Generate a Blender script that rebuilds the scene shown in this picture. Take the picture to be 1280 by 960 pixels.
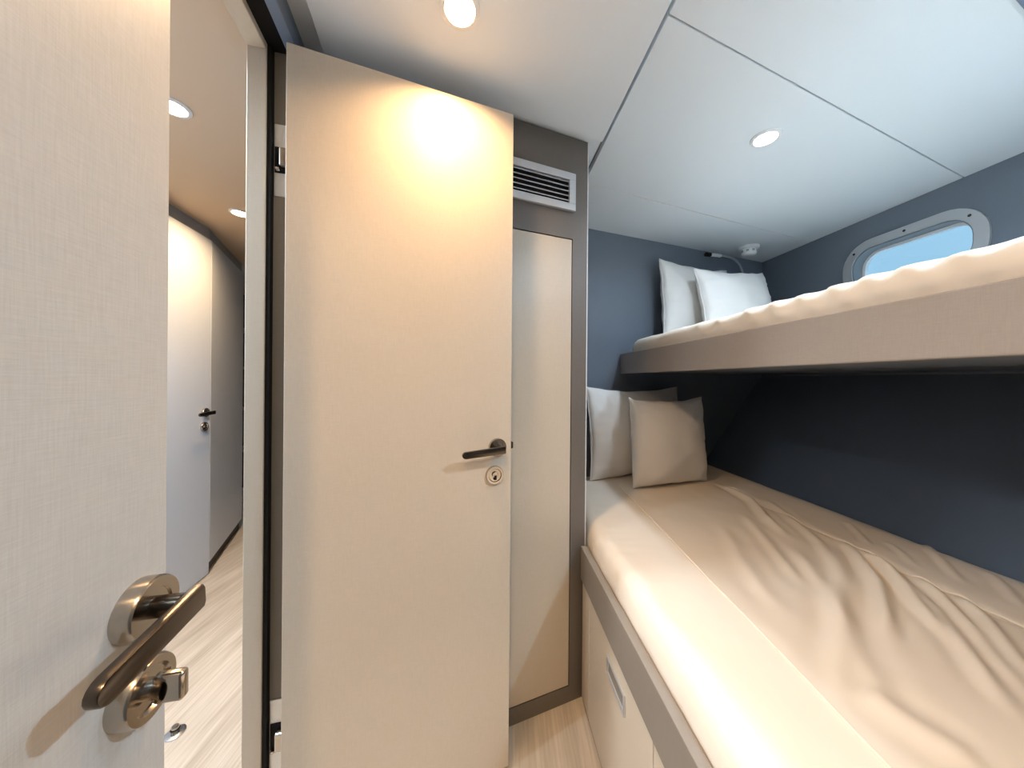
import bpy, bmesh, math, random
from mathutils import Vector, Matrix, noise

for o in list(bpy.data.objects): bpy.data.objects.remove(o)
S = bpy.context.scene
COL = S.collection
random.seed(4)

# ------------------------------------------------------------------ camera
F, ROLL, CAMH = 400.0, 0.008, 1.15            # focal length in pixels of a 1280 x 960 frame
cam = bpy.data.cameras.new('camera'); camo = bpy.data.objects.new('camera', cam); COL.objects.link(camo)
cam.sensor_fit = 'HORIZONTAL'; cam.sensor_width = 36.0; cam.lens = 36.0*F/1280.0
cam.shift_y = -5.0/1280.0; cam.clip_start = 0.02; cam.clip_end = 200
camo.matrix_world = Matrix.Translation((0, 0, CAMH)) @ Matrix.Rotation(math.pi/2, 4, 'X') @ Matrix.Rotation(ROLL, 4, 'Z')
S.camera = camo

# ------------------------------------------------------------------ sky, sun, exposure
W = bpy.data.worlds.new('sky'); S.world = W; W.use_nodes = True
bg = W.node_tree.nodes['Background']; bg.inputs[0].default_value = (0.40, 0.68, 0.88, 1); bg.inputs[1].default_value = 0.9
sl = bpy.data.lights.new('sun', 'SUN'); sl.energy = 12; sl.angle = math.radians(2.0); sl.color = (0.76, 0.89, 1.0)
so = bpy.data.objects.new('sun', sl); COL.objects.link(so)
so.rotation_euler = Vector((-0.80, -0.05, -0.50)).to_track_quat('-Z', 'Y').to_euler()
so.location = (5, 1, 5)
S.view_settings.view_transform = 'Standard'; S.view_settings.look = 'None'
S.view_settings.exposure = 0.22; S.view_settings.gamma = 1.0; S.view_settings.use_curve_mapping = False

# ------------------------------------------------------------------ pixel -> point helpers
CAM = Vector((0, 0, CAMH))
def ray(x, y):
    dx, dy = x-640, y-475
    return Vector(((dx*math.cos(ROLL)+dy*math.sin(ROLL))/F, 1, -(-dx*math.sin(ROLL)+dy*math.cos(ROLL))/F))
def atz(x, y, z):
    r = ray(x, y); return CAM + r*((z-CAMH)/r.z)

# ------------------------------------------------------------------ mesh helpers
def V2(a, ang): return Vector((a*math.cos(ang), a*math.sin(ang)))
class Frame:
    """plan frame: a along the direction, b to its left"""
    def __init__(s, o, ang): s.o = Vector(o); s.d = V2(1, ang); s.n = Vector((-s.d.y, s.d.x))
    def p(s, a, b=0): q = s.o + s.d*a + s.n*b; return (q.x, q.y)
    def p3(s, a, b, z): q = s.p(a, b); return Vector((q[0], q[1], z))
    def box(s, bm, a0, a1, b0, b1, z0, z1, bev=0, seg=1):
        prism(bm, [s.p(a0, b0), s.p(a1, b0), s.p(a1, b1), s.p(a0, b1)], z0, z1, bev, seg)
def bevel_new(bm, verts, bev, seg):
    if bev <= 0: return
    es = set()
    for v in verts: es.update(v.link_edges)
    bmesh.ops.bevel(bm, geom=list(es), offset=bev, segments=seg, affect='EDGES', profile=0.5)
def prism(bm, pts, z0, z1, bev=0, seg=1):
    area = sum(pts[i][0]*pts[(i+1) % len(pts)][1]-pts[(i+1) % len(pts)][0]*pts[i][1] for i in range(len(pts)))
    if area < 0: pts = pts[::-1]
    lo = [bm.verts.new((x, y, z0)) for x, y in pts]; hi = [bm.verts.new((x, y, z1)) for x, y in pts]
    n = len(pts)
    bm.faces.new(lo[::-1]); bm.faces.new(hi)
    for i in range(n): bm.faces.new((lo[i], lo[(i+1) % n], hi[(i+1) % n], hi[i]))
    bevel_new(bm, lo+hi, bev, seg)
def hexa(bm, P, bev=0, seg=1):
    """8 corners: bottom ring ccw then top ring"""
    v = [bm.verts.new(p) for p in P]
    for f in ((3, 2, 1, 0), (4, 5, 6, 7), (0, 1, 5, 4), (1, 2, 6, 5), (2, 3, 7, 6), (3, 0, 4, 7)): bm.faces.new([v[i] for i in f])
    bevel_new(bm, v, bev, seg)
def basis(d):
    d = Vector(d).normalized(); u = d.cross(Vector((0, 0, 1)))
    if u.length < 1e-4: u = Vector((1, 0, 0))
    u.normalize(); return u, u.cross(d).normalized()
def lathe(bm, o, axis, prof, seg=32):
    """prof: list of (radius, distance along axis)"""
    o = Vector(o); ax = Vector(axis).normalized(); u, v = basis(ax); rings = []
    for r, h in prof:
        if r < 1e-6: rings.append([bm.verts.new(o+ax*h)])
        else: rings.append([bm.verts.new(o+ax*h+(u*math.cos(2*math.pi*k/seg)+v*math.sin(2*math.pi*k/seg))*r) for k in range(seg)])
    for A, B in zip(rings, rings[1:]):
        for k in range(seg):
            k2 = (k+1) % seg
            if len(A) == 1 and len(B) == 1: break
            if len(A) == 1: bm.faces.new((A[0], B[k], B[k2]))
            elif len(B) == 1: bm.faces.new((A[k], A[k2], B[0]))
            else: bm.faces.new((A[k], A[k2], B[k2], B[k]))
    bmesh.ops.recalc_face_normals(bm, faces=bm.faces)
def tube(bm, path, r, seg=12):
    path = [Vector(p) for p in path]; rings = []; up = Vector((0.13, 0.31, 0.94)).normalized()
    for i, p in enumerate(path):
        t = (path[min(i+1, len(path)-1)]-path[max(i-1, 0)]).normalized()
        u = t.cross(up).normalized(); v = u.cross(t)
        rr = r[i] if isinstance(r, (list, tuple)) else r
        rings.append([bm.verts.new(p+(u*math.cos(2*math.pi*k/seg)+v*math.sin(2*math.pi*k/seg))*rr) for k in range(seg)])
    for A, B in zip(rings, rings[1:]):
        for k in range(seg): bm.faces.new((A[k], A[(k+1) % seg], B[(k+1) % seg], B[k]))
    bm.faces.new(rings[0][::-1]); bm.faces.new(rings[-1])
    bmesh.ops.recalc_face_normals(bm, faces=bm.faces)
def smoothpath(P, n=8):
    P = [Vector(p) for p in P]; out = []
    for i in range(len(P)-1):
        a, b, c, d = P[max(i-1, 0)], P[i], P[i+1], P[min(i+2, len(P)-1)]
        for k in range(n):
            t = k/n
            out.append(0.5*((2*b)+(c-a)*t+(2*a-5*b+4*c-d)*t*t+(3*b-a-3*c+d)*t**3))
    out.append(P[-1]); return out

WL = {}
def mk(name, bm, mat, parent=None, smooth=False, origin=None):
    cs = [v.co for v in bm.verts]
    lo = [min(c[i] for c in cs) for i in range(3)]; hi = [max(c[i] for c in cs) for i in range(3)]
    o = Vector(origin) if origin else Vector(((lo[0]+hi[0])/2, (lo[1]+hi[1])/2, lo[2]))
    for v in bm.verts: v.co -= o
    if smooth:
        for f in bm.faces: f.smooth = True
    me = bpy.data.meshes.new(name); bm.to_mesh(me); bm.free()
    if smooth and smooth != 'all':
        try: me.set_sharp_from_angle(angle=math.radians(40))
        except Exception: pass
    me.materials.append(mat)
    ob = bpy.data.objects.new(name, me); COL.objects.link(ob)
    if parent: ob.parent = parent; ob.location = o-WL[parent]
    else: ob.location = o
    WL[ob] = o
    return ob
def tag(o, label, cat, group=None, kind=None):
    o['label'] = label; o['category'] = cat
    if group: o['group'] = group
    if kind: o['kind'] = kind
    return o
def thing(name, label, cat, loc, group=None, kind=None):
    o = bpy.data.objects.new(name, None); COL.objects.link(o); o.location = loc; WL[o] = Vector(loc); o.empty_display_size = 0.05
    return tag(o, label, cat, group, kind)
B = bmesh.new

# ------------------------------------------------------------------ materials
def mat(name, col, rough=0.5, metal=0.0, spec=0.5, coat=0.0):
    m = bpy.data.materials.new(name); m.use_nodes = True; b = m.node_tree.nodes['Principled BSDF']
    b.inputs['Base Color'].default_value = (*col, 1); b.inputs['Roughness'].default_value = rough
    b.inputs['Metallic'].default_value = metal; b.inputs['Specular IOR Level'].default_value = spec
    b.inputs['Coat Weight'].default_value = coat
    return m
def nd(m, t): return m.node_tree.nodes.new(t)
def lk(m, a, b): m.node_tree.links.new(a, b)
def noise_node(m, scale3, scale, detail, rot=0.0):
    tc = nd(m, 'ShaderNodeTexCoord'); mp = nd(m, 'ShaderNodeMapping'); n = nd(m, 'ShaderNodeTexNoise')
    lk(m, tc.outputs['Object'], mp.inputs[0]); lk(m, mp.outputs[0], n.inputs['Vector'])
    mp.inputs['Scale'].default_value = scale3; mp.inputs['Rotation'].default_value = (0, 0, rot)
    n.inputs['Scale'].default_value = scale; n.inputs['Detail'].default_value = detail
    return n
def mixcol(m, fac, a, b):
    mx = nd(m, 'ShaderNodeMix'); mx.data_type = 'RGBA'
    mx.inputs[6].default_value = (*a, 1); mx.inputs[7].default_value = (*b, 1)
    lk(m, fac, mx.inputs[0]); return mx.outputs[2]
def ramp(m, fac, p0, p1):
    r = nd(m, 'ShaderNodeMapRange'); r.inputs[1].default_value = p0; r.inputs[2].default_value = p1; lk(m, fac, r.inputs[0]); return r.outputs[0]
def addf(m, a, b, op='ADD', k=None):
    n = nd(m, 'ShaderNodeMath'); n.operation = op; lk(m, a, n.inputs[0])
    if k is None: lk(m, b, n.inputs[1])
    else: n.inputs[1].default_value = k
    return n.outputs[0]
def bump(m, h, strength, dist):
    n = nd(m, 'ShaderNodeBump'); n.inputs['Strength'].default_value = strength; n.inputs['Distance'].default_value = dist
    lk(m, h, n.inputs['Height']); lk(m, n.outputs[0], m.node_tree.nodes['Principled BSDF'].inputs['Normal'])
def setcol(m, c): lk(m, c, m.node_tree.nodes['Principled BSDF'].inputs['Base Color'])
def woven(name, c0, c1, rough=0.45, bstr=0.25, spec=0.5):
    """laminate with a fine linen weave: slubs running sideways and upright"""
    m = mat(name, c0, rough, spec=spec)
    a = noise_node(m, (55, 55, 800), 1.0, 3); b = noise_node(m, (700, 700, 40), 1.0, 2); c = noise_node(m, (3, 3, 3), 1.0, 3)
    s = addf(m, addf(m, a.outputs[0], b.outputs[0]), None, 'MULTIPLY', 0.5)
    s = addf(m, s, addf(m, c.outputs[0], None, 'MULTIPLY', 0.3))
    setcol(m, mixcol(m, ramp(m, s, 0.30, 1.0), c0, c1)); bump(m, s, bstr, 0.0008)
    return m
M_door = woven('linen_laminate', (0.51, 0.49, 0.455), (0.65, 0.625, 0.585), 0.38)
M_door_warmlit = woven('linen_laminate_warm_lit', (0.585, 0.495, 0.385), (0.70, 0.605, 0.485), 0.38)  # near door's laminate with warm lamplight mixed into the colour
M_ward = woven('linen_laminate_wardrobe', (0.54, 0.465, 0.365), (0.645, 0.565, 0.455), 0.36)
M_frame = woven('taupe_laminate', (0.135, 0.117, 0.10), (0.18, 0.158, 0.138), 0.42, 0.15)
M_jamb = woven('beige_jamb_laminate', (0.56, 0.47, 0.36), (0.66, 0.56, 0.44), 0.45, 0.15)
M_rebate = woven('brown_rebate_laminate', (0.20, 0.16, 0.115), (0.25, 0.20, 0.15), 0.5, 0.1)
M_rail = woven('taupe_bunk_rail', (0.30, 0.265, 0.235), (0.38, 0.34, 0.305), 0.5, 0.2)
M_brail = woven('brown_bed_rail', (0.225, 0.19, 0.155), (0.27, 0.23, 0.19), 0.45, 0.12)
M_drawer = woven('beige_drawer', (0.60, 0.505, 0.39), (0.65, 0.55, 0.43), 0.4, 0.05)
M_wall = woven('slate_blue_wall', (0.145, 0.172, 0.215), (0.175, 0.206, 0.253), 0.55, 0.15)
M_corr = woven('pale_grey_laminate', (0.56, 0.63, 0.73), (0.62, 0.69, 0.79), 0.35, 0.06)
M_corrtrim = mat('grey_corridor_trim', (0.30, 0.32, 0.36), 0.5)
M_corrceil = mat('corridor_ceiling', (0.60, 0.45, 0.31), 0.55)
M_dark = mat('dark_brown', (0.035, 0.026, 0.02), 0.6)
M_black = mat('black_rubber', (0.010, 0.008, 0.007), 0.7, spec=0.2)
M_bluegrey = mat('blue_grey_paint_and_reflection', (0.16, 0.20, 0.27), 0.45)
def ceil_mat():
    m = mat('pale_ceiling_vinyl', (0.74, 0.79, 0.84), 0.5)
    n = noise_node(m, (120, 120, 120), 1.0, 3); bump(m, n.outputs[0], 0.08, 0.001); return m
M_ceil = ceil_mat()
M_backing = mat('ceiling_void', (0.20, 0.21, 0.23), 0.8)
def floor_mat():
    m = mat('pale_oak_floor', (0.5, 0.45, 0.38), 0.42)
    rot = math.radians(-14)
    a = noise_node(m, (18, 1.6, 1), 1.0, 6, rot); b = noise_node(m, (130, 5, 1), 1.0, 4, rot); c = noise_node(m, (2.2, 1.2, 1), 1.0, 3, rot)
    s = addf(m, addf(m, a.outputs[0], None, 'MULTIPLY', 0.55), addf(m, b.outputs[0], None, 'MULTIPLY', 0.45))
    s2 = addf(m, s, addf(m, c.outputs[0], None, 'MULTIPLY', 0.35))
    setcol(m, mixcol(m, ramp(m, s2, 0.50, 0.82), (0.38, 0.32, 0.25), (0.64, 0.57, 0.48)))
    bump(m, s, 0.15, 0.002); return m
M_floor = floor_mat()
def cloth(name, c0, c1, rough=0.85):
    m = mat(name, c0, rough, spec=0.25)
    m.node_tree.nodes['Principled BSDF'].inputs['Sheen Weight'].default_value = 0.15
    a = noise_node(m, (1, 1, 1), 900, 2); b = noise_node(m, (1, 1, 1), 6, 4)
    setcol(m, mixcol(m, ramp(m, b.outputs[0], 0.3, 0.7), c0, c1)); bump(m, a.outputs[0], 0.12, 0.0006); return m
M_sheet = cloth('cream_cotton_sheet', (0.82, 0.735, 0.625), (0.85, 0.765, 0.655))
M_pillow = cloth('white_pillow_cotton', (0.77, 0.75, 0.72), (0.81, 0.79, 0.76))
M_core = mat('mattress_ticking', (0.55, 0.5, 0.44), 0.9)
M_chrome = mat('satin_nickel', (0.50, 0.45, 0.39), 0.16, 1.0)
M_chrome2 = mat('nickel_dark_reflection', (0.115, 0.095, 0.078), 0.25, 1.0)  # dark reflection on the levers is put into the metal colour
M_alu = mat('brushed_aluminium', (0.62, 0.63, 0.65), 0.4, 0.6)
M_white = mat('white_plastic', (0.80, 0.81, 0.82), 0.4)
M_hinge = mat('hinge_metal', (0.78, 0.75, 0.70), 0.3, 0.5)
M_grey = mat('grey_flex', (0.36, 0.39, 0.43), 0.35, 0.4)
M_steel = mat('polished_steel', (0.60, 0.63, 0.66), 0.22, 0.9)
M_tunnel = mat('dull_porthole_metal', (0.26, 0.28, 0.30), 0.5, 0.3)
def glass_mat():
    m = mat('porthole_glass', (0.95, 0.98, 1.0), 0.0)
    nt = m.node_tree; out = nt.nodes['Material Output']; tr = nd(m, 'ShaderNodeBsdfTransparent'); gl = nd(m, 'ShaderNodeBsdfGlossy')
    tr.inputs[0].default_value = (0.93, 0.97, 1.0, 1); gl.inputs['Roughness'].default_value = 0.02
    mx = nd(m, 'ShaderNodeMixShader'); mx.inputs[0].default_value = 0.06
    lk(m, tr.outputs[0], mx.inputs[1]); lk(m, gl.outputs[0], mx.inputs[2]); lk(m, mx.outputs[0], out.inputs[0]); return m
M_glass = glass_mat()
def emit(name, col, s):
    m = bpy.data.materials.new(name); m.use_nodes = True; b = m.node_tree.nodes['Principled BSDF']
    b.inputs['Base Color'].default_value = (*col, 1); b.inputs['Emission Color'].default_value = (*col, 1); b.inputs['Emission Strength'].default_value = s; return m

# ------------------------------------------------------------------ plan of the place
TA = math.radians(20.8)                        # the cross-ship direction in plan
HB0, HB1 = Vector((0.442, 1.834)), Vector((1.815, 2.328))       # headboard bulkhead
HL0, HL1 = Vector((1.815, 2.328)), Vector((1.912, 1.200))       # hull wall, upper part
def lin(p, q, y=None, x=None):
    if y is not None: return p.x+(q.x-p.x)*(y-p.y)/(q.y-p.y)
    return p.y+(q.y-p.y)*(x-p.x)/(q.x-p.x)
def hullx(y): return lin(HL0, HL1, y=y)
def hby(x): return lin(HB0, HB1, x=x)
AFT = Frame((0.8, -0.15), TA)                  # aft bulkhead face
def afty(x): return AFT.o.y+(x-AFT.o.x)*math.tan(TA)
ZC = 2.02                                      # ceiling panels' underside
PART = Frame((-0.640, 0.770), math.radians(104.2))   # partition: a = away from the camera, b = toward corridor (negative b = cabin)
PT = 0.105                                     # partition thickness

# floor
bm = B(); prism(bm, [(-3.2, -1.6), (2.6, -1.6), (2.6, 4.0), (-3.2, 4.0)], -0.05, 0.0)
tag(mk('floor', bm, M_floor), 'pale oak-look floor of the cabin and corridor', 'floor', kind='structure')
# headboard wall
bm = B(); d = (HB1-HB0).normalized(); n = Vector((-d.y, d.x))
p0 = HB0-d*1.45; p1 = HB1+d*0.30
prism(bm, [p0, p1, p1+n*0.05, p0+n*0.05], 0, 2.06)
tag(mk('wall_front', bm, M_wall), 'slate blue bulkhead behind the pillows of both bunks', 'wall', kind='structure')
# aft wall
bm = B(); AFT.box(bm, -1.35, 1.4, -0.05, 0, 0, 2.06)
tag(mk('wall_back', bm, M_wall), 'slate blue bulkhead across the foot of the bunks', 'wall', kind='structure')

# hull wall with porthole openings
def rrect(cx, cy, w, h, r, n=8):
    P = []
    for k, (sx, sy) in enumerate(((1, 1), (-1, 1), (-1, -1), (1, -1))):
        for i in range(n+1):
            a = math.pi/2*k+math.pi/2*i/n
            P.append((cx+sx*(w/2-r)+r*math.cos(a), cy+sy*(h/2-r)+r*math.sin(a)))
    return P
hd = (HL1-HL0).normalized(); HULL = Frame(HL0, math.atan2(hd.y, hd.x))   # a runs aft, b>0 = outboard? (left of aft-pointing = +x)
HULLOUT = 1.0
PORTS = [(HULL.d.dot(Vector((1.883, 1.535))-HL0), 1.752), (HULL.d.dot(Vector((1.98, 0.40))-HL0), 1.752)]  # second opening is added for its bounce light
PW, PH, PR = 0.525, 0.30, 0.135
def loop_mesh(outer, inner_list, b0, b1, name, m, parent=None, smooth=False):
    bm = B(); loops = []; edges = []
    for L in [outer]+inner_list:
        vs = [bm.verts.new((a, z, 0)) for a, z in L]; loops.append(vs)
        for i in range(len(vs)): edges.append(bm.edges.new((vs[i], vs[(i+1) % len(vs)])))
    bmesh.ops.triangle_fill(bm, edges=edges, use_beauty=True, use_dissolve=False)
    bm.normal_update()
    fr = list(bm.faces); ex = bmesh.ops.extrude_face_region(bm, geom=fr)
    nv = {e for e in ex['geom'] if isinstance(e, bmesh.types.BMVert)}
    for v in bm.verts:
        a, z = v.co.x, v.co.y; v.co = HULL.p3(a, b1 if v in nv else b0, z)
    bmesh.ops.recalc_face_normals(bm, faces=bm.faces)
    return mk(name, bm, m, parent, smooth)
HT = 0.06
wr = loop_mesh([(-0.1, 1.19), (3.2, 1.19), (3.2, 2.06), (-0.1, 2.06)], [rrect(a, z, PW-0.085, PH-0.085, PR-0.042) for a, z in PORTS], 0, HT, 'wall_right', M_wall)
tag(wr, 'slate blue hull wall holding the porthole above the upper bunk', 'wall', kind='structure')
# lower hull lining, leaning inboard towards the mattress
EDGE0, EDGE1 = Vector((1.280, 2.000)), Vector((1.389, 0.866))    # where the lining meets the lower mattress (z 0.62)
def edgex(y): return lin(EDGE0, EDGE1, y=y)
bm = B(); P = []
for y in (2.45, -0.4):
    xt, xe = hullx(y), edgex(y); k = (xt-xe)/(1.19-0.60)
    P.append([(xe-k*0.60+0.0, y, 0.0) if False else (xe-0.12, y, 0.0), (xe+0.012, y, 0.60), (xt, y, 1.19), (xt+0.25, y, 1.19), (xt+0.25, y, 0.0)])
va = [[bm.verts.new(p) for p in r] for r in P]
for i in range(5): bm.faces.new((va[0][i], va[0][(i+1) % 5], va[1][(i+1) % 5], va[1][i]))
bm.faces.new(va[0]); bm.faces.new(va[1][::-1]); bmesh.ops.recalc_face_normals(bm, faces=bm.faces)
mk('hull_lining', bm, M_wall, wr)

# ceiling: backing with separate panels
bm = B(); prism(bm, [(-3.2, -1.6), (hullx(-1.6)+0.055, -1.6), (hullx(2.6)+0.055, 2.6), (0.6, 4.0), (-3.2, 4.0)], 2.045, 2.10)
ceil = tag(mk('ceiling', bm, M_backing), 'pale panelled ceiling over the cabin and corridor', 'ceiling', kind='structure')
E0, E1 = Vector((0.355, 0.730)), Vector((0.320, 1.168))
def ex(y): return lin(E0, E1, y=y)
S1a, S1b = Vector((0.370, 0.762)), Vector((1.854, 1.341))
S2a, S2b = Vector((0.336, 1.416)), Vector((1.833, 1.989))
g = 0.0017
def panel_between(lo, hi, name='ceiling_panel', z0=ZC, m=None):
    """lo, hi: functions y(x) for the aft and forward edges"""
    def cut(fy, off):
        x = 0.35
        for _ in range(20): x = ex(fy(x)+off)
        xl = x+0.0115
        x = 1.85
        for _ in range(20): x = hullx(fy(x)+off)
        return (xl, fy(xl)+off), (x+0.02, fy(x)+off)
    a, b = cut(lo, g); c, d_ = cut(hi, -g)
    bm = B(); prism(bm, [a, b, d_, c], z0, 2.045, 0.002, 2)
    return mk(name, bm, m or M_ceil, ceil)
s1 = lambda x: lin(S1a, S1b, x=x)
s2 = lambda x: lin(S2a, S2b, x=x)
panel_between(s1, s2); panel_between(s2, lambda x: hby(x)+0.02); panel_between(afty, s1)
bm = B(); xa, xb = S2a.x, hullx(1.99)
prism(bm, [(xa, s2(xa)-0.002), (xb, s2(xb)-0.002), (xb, s2(xb)+0.002), (xa, s2(xa)+0.002)], ZC-0.0008, ZC+0.01); mk('seam_strip', bm, M_white, ceil)
# strip of ceiling over the wardrobe side, left of the edge line
bm = B(); prism(bm, [(ex(1.9)-g, 1.9), (ex(-0.5)-g, -0.5), (-0.36, -0.72), (-1.0, 1.9)], ZC+0.005, 2.045)
mk('ceiling_panel', bm, M_ceil, ceil)
# lowered entrance panel
q0 = atz(645, 144, 2.0); q1 = atz(753, 178, 2.0); dq = (q1-q0).normalized()
ql = q1-dq*0.90; l0 = atz(378, 0, 2.0); l1 = atz(412, 68, 2.0)
xl = lambda y: l0.x-0.25*(y-l0.y)
ylt = 0.81
xq = xl(ylt); yq = q1.y+(xq-q1.x)*dq.y/dq.x
bm = B(); prism(bm, [(q1.x, q1.y), (ex(-0.46)-g, -0.46), (xl(-0.62), -0.62), (xq, yq)], 2.0, 2.0255, 0.002, 2)
mk('entrance_panel', bm, M_ceil, ceil)
# corridor ceiling
bm = B(); prism(bm, [PART.p(-2.1, 0.0), PART.p(3.0, 0.0), (-3.1, 3.7), (-3.1, -1.5)], ZC, 2.045)
mk('corridor_panel', bm, M_corrceil, ceil)
# dark trim board across the ceiling above the upper bunk
tb = Frame(Vector(atz(1273, 0, ZC-0.008)[:2]), TA)
bm = B(); tb.box(bm, -0.825, 0.86, -0.16, 0, ZC-0.018, ZC, 0.003, 2)
tag(mk('trim_2', bm, M_bluegrey), 'dark blue grey board across the ceiling above the upper bunk', 'trim', kind='structure')

# partition between cabin and corridor
OPN = 1.055                                    # length of the doorway along the partition
bm = B(); PART.box(bm, 0.035, 2.6, -PT+0.004, 0, 0, 2.045)
wl = tag(mk('wall_left', bm, M_wall), 'partition wall between the cabin and the corridor', 'wall', kind='structure')
bm = B(); PART.box(bm, -2.2, -OPN-0.035, -PT+0.004, 0, 0, 2.045); mk('wall_section', bm, M_wall, wl)
bm = B(); PART.box(bm, -OPN-0.035, 0.035, -PT+0.004, 0, 1.985, 2.045); mk('wall_header', bm, M_wall, wl)
# door frame
tr = thing('trim_1', 'beige door frame with dark rubber seal in the corridor doorway', 'door frame', PART.p3(0, 0, 0), kind='structure')
bm = B(); PART.box(bm, 0, 0.035, -0.037, 0.004, 0, 1.985, 0.0015); mk('jamb', bm, M_jamb, tr)
bm = B(); PART.box(bm, 0.020, 0.035, -PT, -0.037, 0, 1.985); mk('jamb_rebate', bm, M_rebate, tr)
bm = B(); PART.box(bm, 0.004, 0.020, -0.046, -0.037, 0, 1.966); mk('door_seal', bm, M_black, tr)
bm = B(); PART.box(bm, -OPN-0.035, -OPN, -0.037, 0.004, 0, 1.985, 0.0015); mk('jamb', bm, M_jamb, tr)
bm = B(); PART.box(bm, -OPN-0.035, -OPN-0.02, -PT, -0.037, 0, 1.985); mk('jamb_rebate', bm, M_rebate, tr)
bm = B(); PART.box(bm, -OPN, 0.0, -0.037, 0.004, 1.950, 1.985, 0.0015); mk('head', bm, M_jamb, tr)
bm = B(); PART.box(bm, -OPN, 0.020, -0.082, -0.037, 1.966, 1.985); mk('door_seal', bm, M_black, tr)
bm = B(); PART.box(bm, -OPN-0.02, 0.020, -PT-0.002, -0.082, 1.952, 1.985, 0.001); mk('head_casing', bm, M_bluegrey, tr)  # blue reflected on the casing is put into its colour

# corridor shell
cA = Vector((-1.776, 1.870)); CW = Frame(cA, math.radians(101.0))
bm = B(); CW.box(bm, -3.4, -0.70, 0.0, 0.05, 0, 2.045)
wc = tag(mk('wall_corridor_left', bm, M_corr), 'pale grey corridor wall around the far cabin door', 'wall', kind='structure')
bm = B(); CW.box(bm, -0.70, -0.002, 0.0, 0.05, 1.958, 2.045); mk('wall_header', bm, M_corrtrim, wc)
cB = Vector((-2.080, 2.455)); dd = (cB-cA); C2 = Frame(cA, math.atan2(dd.y, dd.x)); LB = dd.length
bm = B(); C2.box(bm, 0.003, LB, -0.012, 0.04, 0.068, 1.952, 0.0015)
mk('wall_panel', bm, M_corr, wc)
bm = B(); C2.box(bm, 0.003, LB, 0.0, 0.04, 1.955, 2.045); mk('wall_header', bm, M_corrtrim, wc)
bm = B(); C2.box(bm, 0.0, LB, 0.006, 0.04, 0, 0.068); mk('toe_kick', bm, M_dark, wc)
bm = B(); prism(bm, [(-3.1, 3.35), (-0.9, 3.35), (-0.9, 3.45), (-3.1, 3.45)], 0, 2.045)
we = tag(mk('wall_corridor_end', bm, M_dark), 'dark wall at the far end of the corridor', 'wall', kind='structure')
for z in (0.42, 0.83, 1.24, 1.62):
    bm = B(); prism(bm, [(-3.0, 3.15), (-1.6, 3.15), (-1.6, 3.35), (-3.0, 3.35)], z, z+0.02); mk('shelf', bm, M_rebate, we)
bm = B(); prism(bm, [(-3.1, -1.5), (-0.2, -1.5), (-0.2, -1.45), (-3.1, -1.45)], 0, 2.045)
tag(mk('wall_corridor_back', bm, M_corr), 'pale grey wall closing the corridor behind the doorway', 'wall', kind='structure')
bm = B(); prism(bm, [(-3.1, 2.0), (-3.05, 2.0), (-3.05, 3.4), (-3.1, 3.4)], 0, 2.045)
tag(mk('wall_corridor_side', bm, M_corr), 'pale grey corridor side wall beyond the angled panel', 'wall', kind='structure')

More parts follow.
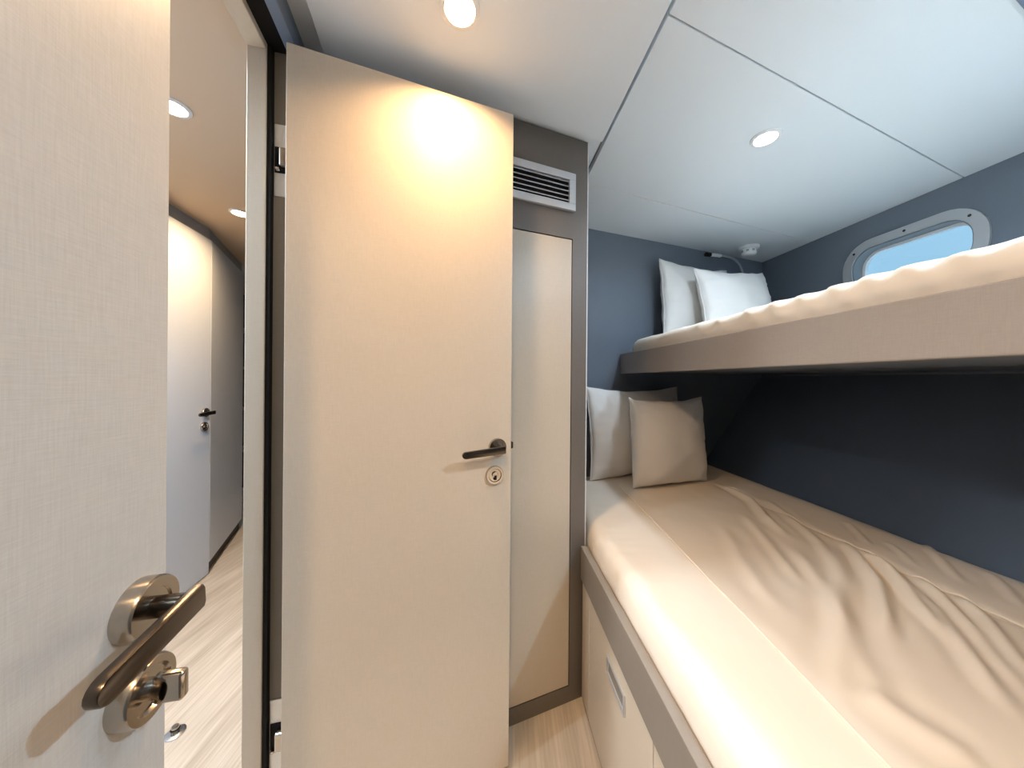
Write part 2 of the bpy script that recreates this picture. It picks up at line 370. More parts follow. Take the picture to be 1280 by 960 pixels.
# ------------------------------------------------------------------ door hardware
def lever_handle(parent, o, n, a, length, standoff, droop, R=0.0265, h=0.0205, t=0.009, turn='key', lockdz=-0.079, locka=0.008, rt=0.009):
    """o: rose centre on the door face, n: outward normal, a: direction the lever points (all Vectors)"""
    up = Vector((0, 0, 1)); o = Vector(o); n = Vector(n).normalized(); a = Vector(a).normalized()
    bm = B(); lathe(bm, o, n, [(R, 0), (R, rt-0.0025), (R*0.95, rt), (R*0.62, rt), (R*0.60, rt-0.0015), (0, rt-0.0015)], 40)
    rose = mk('handle_rose', bm, M_chrome, parent, True)
    ad = (a*math.cos(droop)-up*math.sin(droop)).normalized(); ud = (up*math.cos(droop)+a*math.sin(droop)).normalized()
    bm = B(); lathe(bm, o, n, [(0.0095, 0.007), (0.0085, 0.012), (0.0085, standoff-0.002), (0.0095, standoff)], 24)
    # flat bar with a rounded tip
    ol = []; r = h/2; N = 8
    for k in range(N+1):
        th = -math.pi/2+math.pi*k/N; ol.append((length-r+r*math.cos(th), r*math.sin(th)))
    ol += [(-0.0085, r), (-0.0105, r*0.6), (-0.0105, -r*0.6), (-0.0085, -r)]
    lo = [bm.verts.new(o+n*standoff+ad*x+ud*(y*(1-0.10*x/length))) for x, y in ol]
    hi = [bm.verts.new(o+n*(standoff+t)+ad*x+ud*(y*(1-0.10*x/length))) for x, y in ol]
    fs = [bm.faces.new(lo), bm.faces.new(hi)]
    for k in range(len(ol)): k2 = (k+1) % len(ol); bm.faces.new((lo[k], lo[k2], hi[k2], hi[k]))
    es = [e for f in fs for e in f.edges]
    bmesh.ops.bevel(bm, geom=es, offset=0.0016, segments=2, affect='EDGES', profile=0.5)
    bmesh.ops.recalc_face_normals(bm, faces=bm.faces)
    mk('lever', bm, M_chrome2, rose, True)
    lo_ = o+up*lockdz+a*locka
    bm = B(); lathe(bm, lo_, n, [(R, 0), (R, rt-0.0025), (R*0.95, rt), (R*0.72, rt), (R*0.66, rt-0.003), (0, rt-0.003)], 40)
    lr = mk('lock_rose', bm, M_chrome, parent, True)
    if turn == 'key':
        bm = B(); lathe(bm, lo_+up*0.002, n, [(0.0085, 0.006), (0.0085, 0.010), (0.0075, 0.011), (0, 0.011)], 20)
        kc = mk('lock_cylinder', bm, M_chrome, lr, True)
        bm = B(); c = lo_-up*0.006+n*0.0085
        for s in (1,):
            hexa(bm, [c+a*x*0.004+up*y*0.007+n*w*0.003 for w in (-1, 1) for x, y in ((-1, -1), (1, -1), (1, 1), (-1, 1))], 0.001)
        mk('keyhole', bm, M_black, lr)
    else:
        bm = B(); lathe(bm, lo_, n, [(0.008, 0.005), (0.008, 0.020), (0.009, 0.024)], 20)
        c = lo_+n*0.026; hexa(bm, [c+a*(x*0.0045)+up*y*0.012+n*w*0.011 for w in (-1, 1) for x, y in ((-1, -1), (1, -1), (1, 1), (-1, 1))], 0.003, 3)
        mk('thumb_turn', bm, M_chrome, lr, True)
    return rose

# door_1: leaf standing open beside the wardrobe
D1 = Frame((-0.531, 0.744), math.radians(20.6)); DW = 0.566
d1 = thing('door_1', 'linen-textured door leaf coloured by painted warm lamplight, standing open in front of the wardrobe', 'door', D1.p3(0, 0, 0.012), kind='structure')
bm = B(); D1.box(bm, 0, DW, 0, 0.036, 0.012, 1.933, 0.0015, 2); mk('leaf', bm, M_door_warmlit, d1)
aD = Vector((*D1.d, 0)); nD = Vector((*-D1.n, 0))
lever_handle(d1, D1.p3(DW-0.043, 0, 0.955), nD, -aD, 0.112, 0.040, math.radians(4), turn='key')
bm = B()                                          # latch plate on the closing edge
D1.box(bm, DW, DW+0.0015, 0.008, 0.028, 0.86, 1.04); lp = mk('latch_plate', bm, M_chrome, d1)
bm = B(); D1.box(bm, DW+0.0015, DW+0.012, 0.012, 0.024, 0.945, 0.965, 0.002); mk('latch', bm, M_chrome2, lp)
# concealed hinges between leaf and jamb
for z0, z1 in ((1.605, 1.785), (0.165, 0.345)):
    zm = (z0+z1)/2
    bm = B(); PART.box(bm, 0.0165, 0.0200, -0.100, -0.0475, z0, z1, 0.001); hp = mk('hinge', bm, M_hinge, d1)
    bm = B(); PART.box(bm, 0.0145, 0.0165, -0.098, -0.050, zm-0.032, zm+0.032); mk('hinge_pocket', bm, M_black, hp)
    bm = B(); PART.box(bm, -0.004, 0.0145, -0.098, -0.066, zm-0.024, zm+0.022, 0.003, 2); mk('hinge_arm', bm, M_chrome, hp)
    bm = B(); PART.box(bm, 0.002, 0.0145, -0.064, -0.055, zm-0.030, zm-0.024, 0.001); mk('hinge_arm', bm, M_chrome, hp)

# door_2: leaf close to the camera with thumb turn
a2 = math.radians(102.0); D2 = Frame((-0.3180, 0.2960), a2)      # origin at the closing edge, a = away from camera, face on the -b (cabin) side
d2 = thing('door_2', 'blue grey lit door leaf with lever handle and thumb-turn lock', 'door', D2.p3(0, 0, 0.012), kind='structure')
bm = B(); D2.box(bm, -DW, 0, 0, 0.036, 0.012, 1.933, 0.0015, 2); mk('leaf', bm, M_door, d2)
aD2 = Vector((*D2.d, 0)); nD2 = Vector((*-D2.n, 0))
lever_handle(d2, D2.p3(-0.0290, 0, 0.956), nD2, -aD2, 0.082, 0.034, math.radians(5), R=0.0245, turn='thumb', lockdz=-0.066, locka=0.003, rt=0.014)

# door_3: far door across the corridor
d3 = thing('door_3', 'pale grey flush door with lever handle across the corridor', 'door', CW.p3(-0.35, 0, 0), kind='structure')
bm = B(); CW.box(bm, -0.695, -0.004, -0.014, 0.03, 0.008, 1.952, 0.0015, 2); mk('leaf', bm, M_corr, d3)
lever_handle(d3, CW.p3(-0.045, -0.014, 0.950), Vector((*-CW.n, 0)), -Vector((*CW.d, 0)), 0.11, 0.04, math.radians(2), turn='key')

# small fitting on the corridor floor
c = atz(219, 917, 0)
t = thing('door_stop', 'small shiny door stop fixed on the corridor floor', 'door stop', (c.x, c.y, 0))
bm = B(); lathe(bm, (c.x, c.y, 0), (0, 0, 1), [(0.026, 0), (0.026, 0.004), (0.020, 0.007), (0, 0.007)], 28); mk('base', bm, M_steel, t, True)
bm = B(); lathe(bm, (c.x, c.y, 0.007), (0, 0, 1), [(0.010, 0), (0.010, 0.016), (0.008, 0.019), (0, 0.019)], 20); mk('post', bm, M_chrome, t, True)
bm = B(); lathe(bm, (c.x, c.y, 0.013), (0, 0, 1), [(0.0105, 0), (0.0125, 0.003), (0.0105, 0.006)], 20); mk('rubber_ring', bm, M_black, t, True)

# ------------------------------------------------------------------ wardrobe
WF = Frame((0.2725, 1.1683), math.radians(21.5))      # origin at the right front corner, a negative to the left, b into the wardrobe
wd = thing('wardrobe', 'tall built-in wardrobe with dark taupe frame and beige door', 'wardrobe', WF.p3(-0.42, 0.3, 0))
WL_ = -0.845
bm = B(); prism(bm, [WF.p(WL_, 0.020), WF.p(0, 0.020), (0.225, 1.745), (-0.735, 1.40)], 0.0, 2.018); mk('body', bm, M_frame, wd)
bm = B(); WF.box(bm, -0.064, -0.003, 0, 0.020, 0.0, 2.018); mk('stile', bm, M_frame, wd)
bm = B(); WF.box(bm, WL_, -0.064, 0, 0.020, 1.656, 2.018); mk('top_rail', bm, M_frame, wd)
bm = B(); WF.box(bm, WL_, -0.064, 0.0, 0.020, 0.0, 0.057); mk('plinth', bm, M_frame, wd)
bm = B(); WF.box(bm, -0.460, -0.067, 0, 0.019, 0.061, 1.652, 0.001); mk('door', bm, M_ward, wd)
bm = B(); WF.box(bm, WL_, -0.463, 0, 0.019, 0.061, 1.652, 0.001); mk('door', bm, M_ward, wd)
bm = B(); WF.box(bm, -0.003, 0.0005, -0.0005, 0.020, 0.0, 2.018); e = mk('edge_strip', bm, M_white, wd); e['label'] = 'thin white edge strip'
# vent grille
vt = thing('air_vent', 'aluminium air vent grille set high in the wardrobe frame', 'air vent', WF.p3(-0.22, 0, 1.75))
v0, v1, vz0, vz1 = -0.40, -0.060, 1.750, 1.882
bm = B(); WF.box(bm, v0+0.01, v1-0.01, -0.0030, -0.0005, vz0+0.01, vz1-0.01); mk('backing', bm, M_black, vt)
for nm, (x0, x1, z0, z1) in dict(a=(v0, v1, vz1-0.025, vz1), b=(v0, v1, vz0, vz0+0.025), c=(v0, v0+0.025, vz0+0.025, vz1-0.025), d=(v1-0.025, v1, vz0+0.025, vz1-0.025)).items():
    bm = B(); WF.box(bm, x0, x1, -0.013, -0.0005, z0, z1, 0.001); mk('frame', bm, M_alu, vt)
nsl = 5
for k in range(nsl):
    z = vz0+0.025+(vz1-vz0-0.05)*(k+0.5)/nsl
    P = []
    for (bb, dz) in ((-0.0115, 0.0), (-0.0035, 0.006)):
        pass
    bm = B(); x0, x1 = v0+0.0245, v1-0.0245; th = 0.0014
    hexa(bm, [WF.p3(x0, -0.0118, z-th), WF.p3(x1, -0.0118, z-th), WF.p3(x1, -0.0032, z+0.004-th), WF.p3(x0, -0.0032, z+0.004-th),
              WF.p3(x0, -0.0118, z+th), WF.p3(x1, -0.0118, z+th), WF.p3(x1, -0.0032, z+0.004+th), WF.p3(x0, -0.0032, z+0.004+th)])
    mk('slat', bm, M_alu, vt)

# ------------------------------------------------------------------ lower bed
RL0, RL1 = Vector((0.252, 1.150)), Vector((0.290, 0.500))
def rlx(y): return lin(RL0, RL1, y=y)
rd = (RL1-RL0).normalized(); RF = Frame(RL0, math.atan2(rd.y, rd.x))      # a aft, b>0 = inboard of the bed
LEN = 1.43
bed = thing('double_bed', 'built-in lower bed base with taupe side rail and beige drawers', 'bed', RF.p3(0.5, 0.4, 0))
bm = B(); prism(bm, [RF.p(0.0, 0.024), RF.p(LEN, 0.024), (1.25, afty(1.25)+0.01), (1.12, 1.95), (0.29, 1.70), (0.285, 1.19)], 0.0, 0.455); mk('base', bm, M_brail, bed)
bm = B(); RF.box(bm, 0.0, LEN, 0.0, 0.024, 0.440, 0.556, 0.0015, 2); mk('side_rail', bm, M_brail, bed)
bm = B(); RF.box(bm, 0.0, LEN, 0.012, 0.024, 0.0, 0.022); mk('plinth', bm, M_dark, bed)
cuts = [0.004, 0.088, 0.512, 0.94, 1.42]
for i, (a0, a1) in enumerate(zip(cuts, cuts[1:])):
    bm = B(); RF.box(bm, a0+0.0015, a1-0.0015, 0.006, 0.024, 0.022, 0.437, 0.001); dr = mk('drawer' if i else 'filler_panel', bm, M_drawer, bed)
    if i:
        am = (a0+a1)/2+0.0; h0, h1 = am-0.062, am+0.062
        if i == 1: h0, h1 = 0.258, 0.380
        zz0, zz1 = 0.338, 0.390
        bm = B(); RF.box(bm, h0+0.008, h1-0.008, 0.0050, 0.0061, zz0+0.008, zz1-0.008); ph = mk('pull_recess', bm, M_brail, dr)
        bm = B()
        RF.box(bm, h0, h1, 0.0015, 0.0061, zz1-0.009, zz1, 0.0008); RF.box(bm, h0, h1, 0.0015, 0.0061, zz0, zz0+0.009, 0.0008)
        RF.box(bm, h0, h0+0.008, 0.0015, 0.0061, zz0+0.009, zz1-0.009); RF.box(bm, h1-0.008, h1, 0.0015, 0.0061, zz0+0.009, zz1-0.009)
        mk('pull_frame', bm, M_alu, dr)

# mattress with a wrinkled fitted cover
def seg_dist(p, poly):
    best = 9; bt = 0; acc = 0; tot = sum((poly[i+1]-poly[i]).length for i in range(len(poly)-1))
    for i in range(len(poly)-1):
        a, b = poly[i], poly[i+1]; ab = b-a; L = ab.length; t = max(0, min(1, (p-a).dot(ab)/(L*L))); d = (p-a-ab*t).length
        if d < best: best = d; bt = (acc+t*L)/tot
        acc += L
    return best, bt
def foldpx(pts, z=0.63): return [Vector(atz(x, y, z)[:2]) for x, y in pts]
def zoomed(pts): return [(700+x/2.207, 560+y/2.207) for x, y in pts]
FOLDS = [  # (polyline, height, half width)
    (zoomed([(425, 92), (480, 112), (530, 140), (570, 190), (640, 250)]), 0.013, 0.017),
    (zoomed([(560, 130), (640, 190), (720, 260), (760, 330)]), 0.007, 0.016),
    (zoomed([(500, 170), (560, 240), (640, 330), (700, 400)]), 0.005, 0.018),
    (zoomed([(770, 240), (830, 300), (880, 370), (900, 460), (905, 540)]), 0.012, 0.016),
    (zoomed([(800, 255), (880, 310), (950, 380), (1010, 450), (1080, 540)]), 0.013, 0.014),
    (zoomed([(850, 285), (940, 350), (1030, 430), (1120, 540), (1190, 640), (1280, 760)]), 0.010, 0.017),
    (zoomed([(960, 330), (1050, 400), (1140, 490), (1230, 600), (1290, 690)]), 0.009, 0.015),
    (zoomed([(1080, 385), (1170, 460), (1260, 570), (1330, 660)]), 0.009, 0.014),
    (zoomed([(760, 260), (775, 360), (770, 480), (765, 600), (800, 720)]), 0.008, 0.022),
    (zoomed([(640, 260), (720, 360), (790, 480), (850, 620), (930, 760)]), 0.006, 0.024),
    (zoomed([(1000, 250), (1060, 310), (1110, 370)]), 0.006, 0.012),
    (zoomed([(790, 195), (830, 235), (850, 265)]), 0.006, 0.010),
    (zoomed([(900, 250), (950, 290), (980, 325)]), 0.004, 0.011),
    (zoomed([(1180, 330), (1240, 390), (1280, 440)]), 0.005, 0.012),
    (zoomed([(820, 640), (930, 720), (1060, 800), (1200, 870)]), 0.006, 0.03),
    (zoomed([(440, 200), (500, 300), (560, 380), (640, 470)]), 0.004, 0.025),
]
FOLDS = [(foldpx(p), h*1.25, w*0.8) for p, h, w in FOLDS]
PIPE = [(1.085, 1.62), (1.095, 1.461), (1.091, 1.153), (1.097, 1.048), (1.098, 0.883), (1.110, 0.792), (1.119, 0.697), (1.13, 0.5), (1.15, 0.1)]
PIPE = [Vector(p) for p in PIPE]
def tz(x, y):                                   # height of the lower bedding
    p = Vector((x, y)); z = 0.622
    z += 0.006*noise.noise(Vector((x*3.1, y*3.1, 2.0)))+0.0018*noise.noise(Vector((x*14, y*9, 5.0)))
    for poly, h, w in FOLDS:
        d, t = seg_dist(p, poly)
        if d < 4*w:
            e = min(1, 5*t)*min(1, 4*(1-t)); e = e*e*(3-2*e); z += h*e*(math.exp(-(d/w)**2)-0.35*math.exp(-((d-2*w)/w)**2))
    xf = rlx(y)+0.03; u = x-xf
    w_ = math.exp(-(u/0.13)**2)                  # short pull wrinkles along the front edge
    z += 0.0035*w_*noise.noise(Vector((x*5, y*26, 9.0)))
    d, t = seg_dist(p, PIPE)
    z -= 0.005*math.exp(-(d/0.012)**2)
    return z
lm = thing('mattress', 'wide lower mattress in a wrinkled cream cover with piping', 'mattress', (0.8, 0.7, 0.455))
bm = B(); prism(bm, [(rlx(1.1)+0.055, 1.12), (rlx(-0.2)+0.055, afty(rlx(-0.2)+0.055)+0.05), (1.30, afty(1.3)+0.05), (1.13, 1.93), (0.34, 1.66)], 0.456, 0.585, 0.02, 2); mk('core', bm, M_core, lm)
bm = B(); NC, NR = 170, 260
prof = [(0.0, 0.500), (0.0, 0.535), (0.001, 0.565), (0.005, 0.585), (0.013, 0.602), (0.026, 0.615), (0.043, 0.6215)]
grid = []
for j in range(NR+1):
    yf = 1.705-(1.705+0.300)*j/NR; row = []
    xf = max(rlx(yf)+0.027, 0.285 if yf > 1.10 else 0)
    for (dx, zz) in prof:
        x = xf+dx; y = yf+dx*math.tan(TA); k = (zz-0.5)/0.12
        wr_ = 0.004*noise.noise(Vector((y*22, zz*14, 1.0)))*(1-k)*0+0.0035*noise.noise(Vector((y*20, zz*10, 1.0)))
        row.append(bm.verts.new((x-wr_, y, zz+(tz(x, y)-0.622)*max(0, k)**2)))
    x0 = xf+0.055; yh = yf+0.39
    x1 = edgex(min(yf+0.37, 2.02))-0.003
    for i in range(NC+1):
        t = i/NC; x = x0+(x1-x0)*t; y = yf+(x-xf)*math.tan(TA)
        z = tz(x, y)
        back = (x1-x)
        if back < 0.03: z -= 0.02*(1-back/0.03)**2
        row.append(bm.verts.new((x, y, z)))
    row.append(bm.verts.new((x1+0.001, row[-1].co.y, 0.57)))
    grid.append(row)
for j in range(NR):
    for i in range(len(grid[0])-1): bm.faces.new((grid[j][i], grid[j+1][i], grid[j+1][i+1], grid[j][i+1]))
# head end skirt
hs = [bm.verts.new((v.co.x-0.003, v.co.y+0.012, min(v.co.z, 0.56))) for v in grid[0]]
for i in range(len(hs)-1): bm.faces.new((grid[0][i], grid[0][i+1], hs[i+1], hs[i]))
bmesh.ops.recalc_face_normals(bm, faces=bm.faces)
mk('cover', bm, M_sheet, lm, 'all')
pp = smoothpath([(p.x, p.y, 0) for p in PIPE], 14)
pp = [Vector((p.x, p.y, tz(p.x, p.y)+0.0045)) for p in pp]
bm = B(); tube(bm, pp, 0.0032, 8); mk('piping', bm, M_sheet, lm, True)

fp = [Vector((x, y, tz(x, y)+0.0015)) for x, y in [(0.545-0.03*k/60, 1.60-1.55*k/60) for k in range(61)]]
bm = B(); tube(bm, fp, 0.0026, 8); mk('piping', bm, M_sheet, lm, True)

# ------------------------------------------------------------------ upper bunk
UR0, UR1 = Vector((0.642, 1.906)), Vector((0.748, 0.468))
def urx(y): return lin(UR0, UR1, y=y)
ud_ = (UR1-UR0).normalized(); UF = Frame(UR0, math.atan2(ud_.y, ud_.x))
UL = 2.00
ub = thing('upper_bunk', 'upper bunk shelf with a taupe fabric front rail', 'bunk', UF.p3(1.0, 0.5, 1.193))
bm = B(); UF.box(bm, 0.002, UL, 0, 0.030, 1.193, 1.308, 0.003, 2); mk('front_rail', bm, M_rail, ub)
bm = B(); prism(bm, [UF.p(0.012, 0.030), UF.p(UL, 0.030), (hullx(0.1)-0.02, afty(1.99)+0.012), (hullx(0.1)-0.005, 0.10), (hullx(2.27)-0.006, 2.29)], 1.200, 1.225); mk('base_board', bm, M_wall, ub)
um = thing('upper_mattress', 'upper bunk mattress in a smooth cream sheet', 'mattress', (1.2, 1.1, 1.225))
bm = B(); prism(bm, [UF.p(0.15, 0.06), UF.p(UL-0.06, 0.06), (1.86, afty(1.86)+0.07), (1.77, 2.19)], 1.226, 1.36, 0.02, 2); mk('core', bm, M_core, um)
bm = B(); grid = []; NR, NC = 200, 50
prof = [(0.034, 1.262), (0.034, 1.300), (0.030, 1.312), (0.022, 1.325), (0.020, 1.345), (0.026, 1.364), (0.040, 1.377), (0.062, 1.384)]
UFOLD = [(0.75, 0.006), (0.86, 0.008), (0.99, 0.008), (1.08, 0.010), (1.16, 0.009), (1.24, 0.011), (1.31, 0.010), (1.37, 0.010), (1.44, 0.010), (1.55, 0.009)]
for j in range(NR+1):
    a = 0.105+(UL-0.125)*j/NR; row = []
    end = min(1, (a-0.105)/0.05)
    for (b_, z) in prof:
        k = (z-1.262)/0.12
        w = sum(h*1.7*math.exp(-((a+1.1*(z-1.30)-c)/0.017)**2) for c, h in UFOLD)
        w += 0.005*noise.noise(Vector((a*9, z*7, 3)))+0.002*noise.noise(Vector((a*24, z*9, 7)))
        w *= max(0, min(1, (z-1.316)/0.03))
        z2 = z+(0.005*noise.noise(Vector((a*7, 1, 1)))+0.002*noise.noise(Vector((a*25, 4, 1))))*max(0, k)**2-0.02*(1-end)**2*max(0, k)
        row.append(bm.verts.new(UF.p3(a, b_-w*0.9+0.012*(1-end)**2, z2)))
    y0 = row[-1].co.y
    for i in range(1, NC+1):
        t = i/NC; x0 = UF.p(a, 0.062)[0]
        x1 = hullx(y0+0.4)-0.012; x = x0+(x1-x0)*t; y = y0+(x-x0)*math.tan(TA)
        z = 1.384+0.010*math.sin(math.pi*min(1, t*1.0))+0.005*noise.noise(Vector((x*6, y*6, 3)))*min(1, t*6)+0.005*noise.noise(Vector((a*7, 1, 1)))*(1-min(1, t*6))-0.02*(1-end)**2
        row.append(bm.verts.new((x, y, z)))
    grid.append(row)
for j in range(NR):
    for i in range(len(grid[0])-1): bm.faces.new((grid[j][i], grid[j+1][i], grid[j+1][i+1], grid[j][i+1]))
hs = [bm.verts.new((v.co.x, v.co.y+0.008, 1.262)) for v in grid[0]]
for i in range(len(hs)-1): bm.faces.new((grid[0][i], grid[0][i+1], hs[i+1], hs[i]))
bmesh.ops.recalc_face_normals(bm, faces=bm.faces)
mk('sheet', bm, M_sheet, um, 'all')

# ------------------------------------------------------------------ pillows
def pillow(label, base, w, h, T, yaw, lean, seed, roll=0.0, group='white pillows on the bunks'):
    """base: middle of the bottom edge; yaw: direction of its width in plan; lean: degrees back from upright"""
    r = Vector((math.cos(yaw), math.sin(yaw), 0)); back = Vector((-r.y, r.x, 0))
    up = (Vector((0, 0, 1))*math.cos(lean)+back*math.sin(lean)).normalized(); nf = r.cross(up).normalized()
    if nf.dot(back) > 0: nf = -nf
    r2 = r*math.cos(roll)+up*math.sin(roll); up2 = up*math.cos(roll)-r*math.sin(roll)
    N = 44; bm = B(); sides = {}
    c = Vector(base)+up*h*0.475+nf*0.0
    def shape(u, v, s):
        x = w/2*u*(1-0.055*(1-v*v)*u*u); z = h/2*v*(1-(0.115 if v > 0 else 0.035)*(1-u*u)*v*v)
        rim = max(abs(u), abs(v))**4
        x += 0.006*rim*noise.noise(Vector((u*3, v*3, seed+20))); z += 0.006*rim*noise.noise(Vector((u*3, v*3, seed+40)))
        f = max(0, (1-u*u)*(1-v*v)); th = T/2*(0.80*f**0.40+0.20*f)
        wr = 0.010*noise.noise(Vector((u*1.8+seed, v*1.8, s)))
        # creases running in from the seams, and bunching at the corners
        for e, t in ((u, v), (v, u)):
            q = noise.noise(Vector((t*4.5+seed*1.7, 3.0+(1 if e > 0 else -1), seed)))
            wr += 0.016*max(0, q+0.15)*math.sin(t*27+9*q+seed)*math.exp(-(1-abs(e))/0.16)
        wr += 0.016*(abs(u)*abs(v))**3*math.sin((u*(1 if v > 0 else -1)-v*(1 if u > 0 else -1))*11+seed)
        th = max(th+wr*min(1, 5*f), 0.0)
        return c+r2*x+up2*z+nf*(s*th)
    V = {}
    for s in (1, -1):
        for j in range(N+1):
            for i in range(N+1):
                u = -1+2*i/N; v = -1+2*j/N
                u = math.sin(u*math.pi/2)*0.45+u*0.55; v = math.sin(v*math.pi/2)*0.45+v*0.55
                if i in (0, N) or j in (0, N):
                    if s == 1: V[s, i, j] = bm.verts.new(shape(u, v, 1))
                    else: V[s, i, j] = V[1, i, j]
                else: V[s, i, j] = bm.verts.new(shape(u, v, s))
    for s in (1, -1):
        for j in range(N):
            for i in range(N):
                q = (V[s, i, j], V[s, i+1, j], V[s, i+1, j+1], V[s, i, j+1])
                bm.faces.new(q if s == 1 else q[::-1])
    bmesh.ops.recalc_face_normals(bm, faces=bm.faces)
    th = thing('pillow', label, 'pillow', base, group)
    edge = [V[1, i, 0].co.copy() for i in range(N)]+[V[1, N, j].co.copy() for j in range(N)]+[V[1, i, N].co.copy() for i in range(N, 0, -1)]+[V[1, 0, j].co.copy() for j in range(N, -1, -1)]
    mk('pillow_case', bm, M_pillow, th, 'all')
    bm = B(); tube(bm, edge, 0.0028, 6); mk('seam', bm, M_pillow, th, True)
    return th
rad = math.radians
zb = 0.635
pillow('white pillow leaning on the bulkhead behind the square cushion, lower bed', (0.715, 1.785, zb+0.006), 0.64, 0.49, 0.165, rad(20), rad(6), 1.0)
pillow('square white cushion standing in front of the other pillow on lower bed', (0.815, 1.628, zb+0.004), 0.465, 0.44, 0.165, rad(17.5), rad(5), 5.0)
zu = 1.398
pillow('white pillow propped upright against the bulkhead on the upper bunk', (1.135, 1.945, zu+0.010), 0.56, 0.475, 0.165, rad(20.5), rad(4.5), 9.0)
pillow('white pillow leaning on another pillow beneath the reading lamp, upper bunk', (1.285, 1.798, zu+0.022), 0.54, 0.385, 0.165, rad(18), rad(9), 13.0, roll=0.07)

# ------------------------------------------------------------------ porthole
def port(i, a, z, label, detail):
    t = thing('window_%d' % i, label, 'porthole', HULL.p3(a, 0, z-PH/2), kind='structure')
    loop_mesh(rrect(a, z, PW, PH, PR), [rrect(a, z, PW-0.085, PH-0.085, PR-0.042)], -0.010, 0.0, 'flange', M_alu, t)
    loop_mesh(rrect(a, z, PW-0.0852, PH-0.0852, PR-0.042), [rrect(a, z, PW-0.097, PH-0.097, PR-0.048)], -0.004, HT+0.012, 'tunnel', M_tunnel, t, True)
    loop_mesh(rrect(a, z, PW-0.099, PH-0.099, PR-0.049), [rrect(a, z, PW-0.125, PH-0.125, PR-0.062)], HT-0.012, HT+0.006, 'gasket', M_white, t, True)
    loop_mesh(rrect(a, z, PW-0.121, PH-0.121, PR-0.060), [], HT-0.004, HT+0.002, 'pane', M_glass, t)
    R = rrect(a, z, PW-0.042, PH-0.042, PR-0.021, 2)
    for k, (aa, zz) in enumerate(R+[(a, z+PH/2-0.021), (a, z-PH/2+0.021)]):
        if k in (1, 4, 7, 10, 12, 13):
            bm = B(); lathe(bm, HULL.p3(aa, -0.0100, zz), Vector((*-HULL.n, 0)), [(0.006, 0), (0.0045, 0.002), (0, 0.002)], 14); mk('screw', bm, M_chrome2, t)
port(1, *PORTS[0], 'oval grey-rimmed porthole above the upper bunk showing blue sky', True)
port(2, *PORTS[1], 'added unseen porthole letting more sunlight onto the upper bunk', False)  # added opening: sun on the bunk top brightens the ceiling

# ------------------------------------------------------------------ ceiling fittings
WARM = (1.0, 0.65, 0.34); COOL = (0.58, 0.80, 1.0); SOFT = (1.0, 0.90, 0.80)
def downlight(x, y, z, watts, col, label, cat='ceiling light', spread=160, r=0.034):
    t = thing('ceiling_downlight', label, cat, (x, y, z), 'ceiling downlights')
    bm = B(); lathe(bm, (x, y, z), (0, 0, -1), [(r+0.012, 0.0), (r+0.012, 0.003), (r+0.008, 0.006), (r+0.001, 0.006), (r+0.001, 0.0)], 36); mk('trim_ring', bm, M_white, t, True)
    bm = B(); lathe(bm, (x, y, z), (0, 0, -1), [(r, 0.0), (r, 0.0035), (0, 0.0035)], 36); mk('lens', bm, emit('lens_glow', col, 22), t)
    L = bpy.data.lights.new('downlight_lamp', 'AREA'); L.shape = 'DISK'; L.size = 2*r; L.energy = watts; L.color = col; L.spread = math.radians(spread)
    lo = bpy.data.objects.new('lamp', L); COL.objects.link(lo); lo.parent = t; lo.location = (0, 0, -0.0065)
    return t
p = atz(575, 10, 2.0); downlight(p.x, p.y, 2.0, 4.6, WARM, 'warm glowing ceiling downlight above the open door', spread=140)
p = atz(957, 172, ZC); downlight(p.x, p.y, ZC, 5.0, (0.74, 0.87, 1.0), 'white glowing ceiling downlight above the upper bunk')
p = atz(216, 133, ZC); downlight(p.x, p.y, ZC, 8, WARM, 'warm corridor downlight beside the edge of the near door')
p = atz(300, 266, ZC); downlight(p.x, p.y, ZC, 8, WARM, 'warm corridor downlight near the angled wall panel')
downlight(-1.15, 0.25, ZC, 9, (0.72, 0.86, 1.0), 'added corridor fill light, unseen behind the near door leaf')  # added lamp: throws a cool band on the hull wall below the bunk
downlight(-1.00, 0.68, ZC, 20, (0.80, 0.90, 1.0), 'added cool corridor fill light, unseen close to the doorway head')  # added lamp: brightens the far corridor door and angled panel
downlight(-0.09, -0.37, 2.0, 9, WARM, 'added warm fill light, unseen beside the hinged side of the near door', spread=150)  # added lamp: warms the lower part of the open door
downlight(1.15, 0.15, ZC, 15, COOL, 'added cool fill light, unseen over the foot of the upper bunk')  # added lamp: puts cool light on the near door leaf
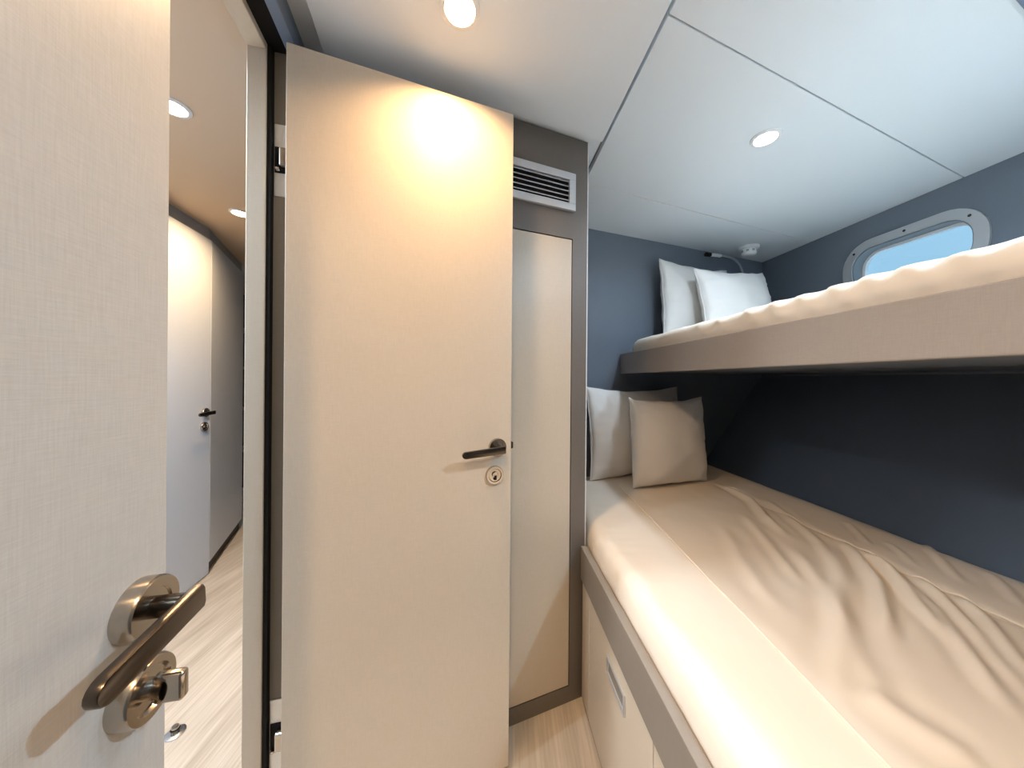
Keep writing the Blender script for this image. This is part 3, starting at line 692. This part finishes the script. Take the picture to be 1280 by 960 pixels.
# smoke detector
p = atz(936, 309, ZC)
sd = thing('smoke_detector', 'small white smoke detector on the ceiling corner above the pillows', 'smoke detector', (p.x, p.y, ZC))
bm = B(); lathe(bm, (p.x, p.y, ZC), (0, 0, -1), [(0.056, 0), (0.056, 0.012), (0.050, 0.017), (0, 0.017)], 32); mk('base', bm, M_white, sd, True)
bm = B(); lathe(bm, (p.x, p.y, ZC-0.017), (0, 0, -1), [(0.040, 0), (0.042, 0.026), (0.036, 0.036), (0.026, 0.040), (0, 0.040)], 32); hd_ = mk('sensor_head', bm, M_white, sd, True)
for k in range(8):
    th = 2*math.pi*k/8; c = Vector((p.x, p.y, ZC-0.030)); o = Vector((math.cos(th), math.sin(th), 0)); s = Vector((-o.y, o.x, 0))
    bm = B(); hexa(bm, [c+o*(0.0395+0.0035*w)+s*x*0.007+Vector((0, 0, y*0.006)) for y in (-1, 1) for x, w in ((-1, -1), (1, -1), (1, 1), (-1, 1))]); mk('sensor_slot', bm, M_grey, hd_)
# reading lamp
HN = Vector((d.y if False else (HB1-HB0).y, -(HB1-HB0).x)).normalized()     # into the cabin
def hbpt(x, off, z): return Vector((x+HN.x*off, hby(x)+HN.y*off, z))
rlp = thing('reading_lamp', 'slim grey gooseneck reading lamp on the bulkhead over the pillows', 'reading lamp', hbpt(1.555, 0, 1.80))
bm = B(); lathe(bm, hbpt(1.555, 0, 1.82), Vector((*HN, 0)), [(0.026, 0), (0.026, 0.010), (0.020, 0.014), (0, 0.014)], 24); mk('wall_base', bm, M_grey, rlp, True)
path = smoothpath([hbpt(1.555, 0.012, 1.82), hbpt(1.555, 0.045, 1.835), hbpt(1.545, 0.055, 1.89), hbpt(1.515, 0.055, 1.945), hbpt(1.462, 0.055, 1.975), hbpt(1.40, 0.055, 1.983), hbpt(1.345, 0.055, 1.980)], 8)
bm = B(); tube(bm, path, 0.0065, 10); mk('gooseneck', bm, M_grey, rlp, True)
bm = B(); tube(bm, [hbpt(1.348, 0.055, 1.980), hbpt(1.262, 0.055, 1.973)], 0.011, 16); mk('lamp_sleeve', bm, M_white, rlp, True)
bm = B(); tube(bm, [hbpt(1.262, 0.055, 1.973), hbpt(1.225, 0.055, 1.970)], 0.0125, 16); mk('lamp_head', bm, M_black, rlp, True)
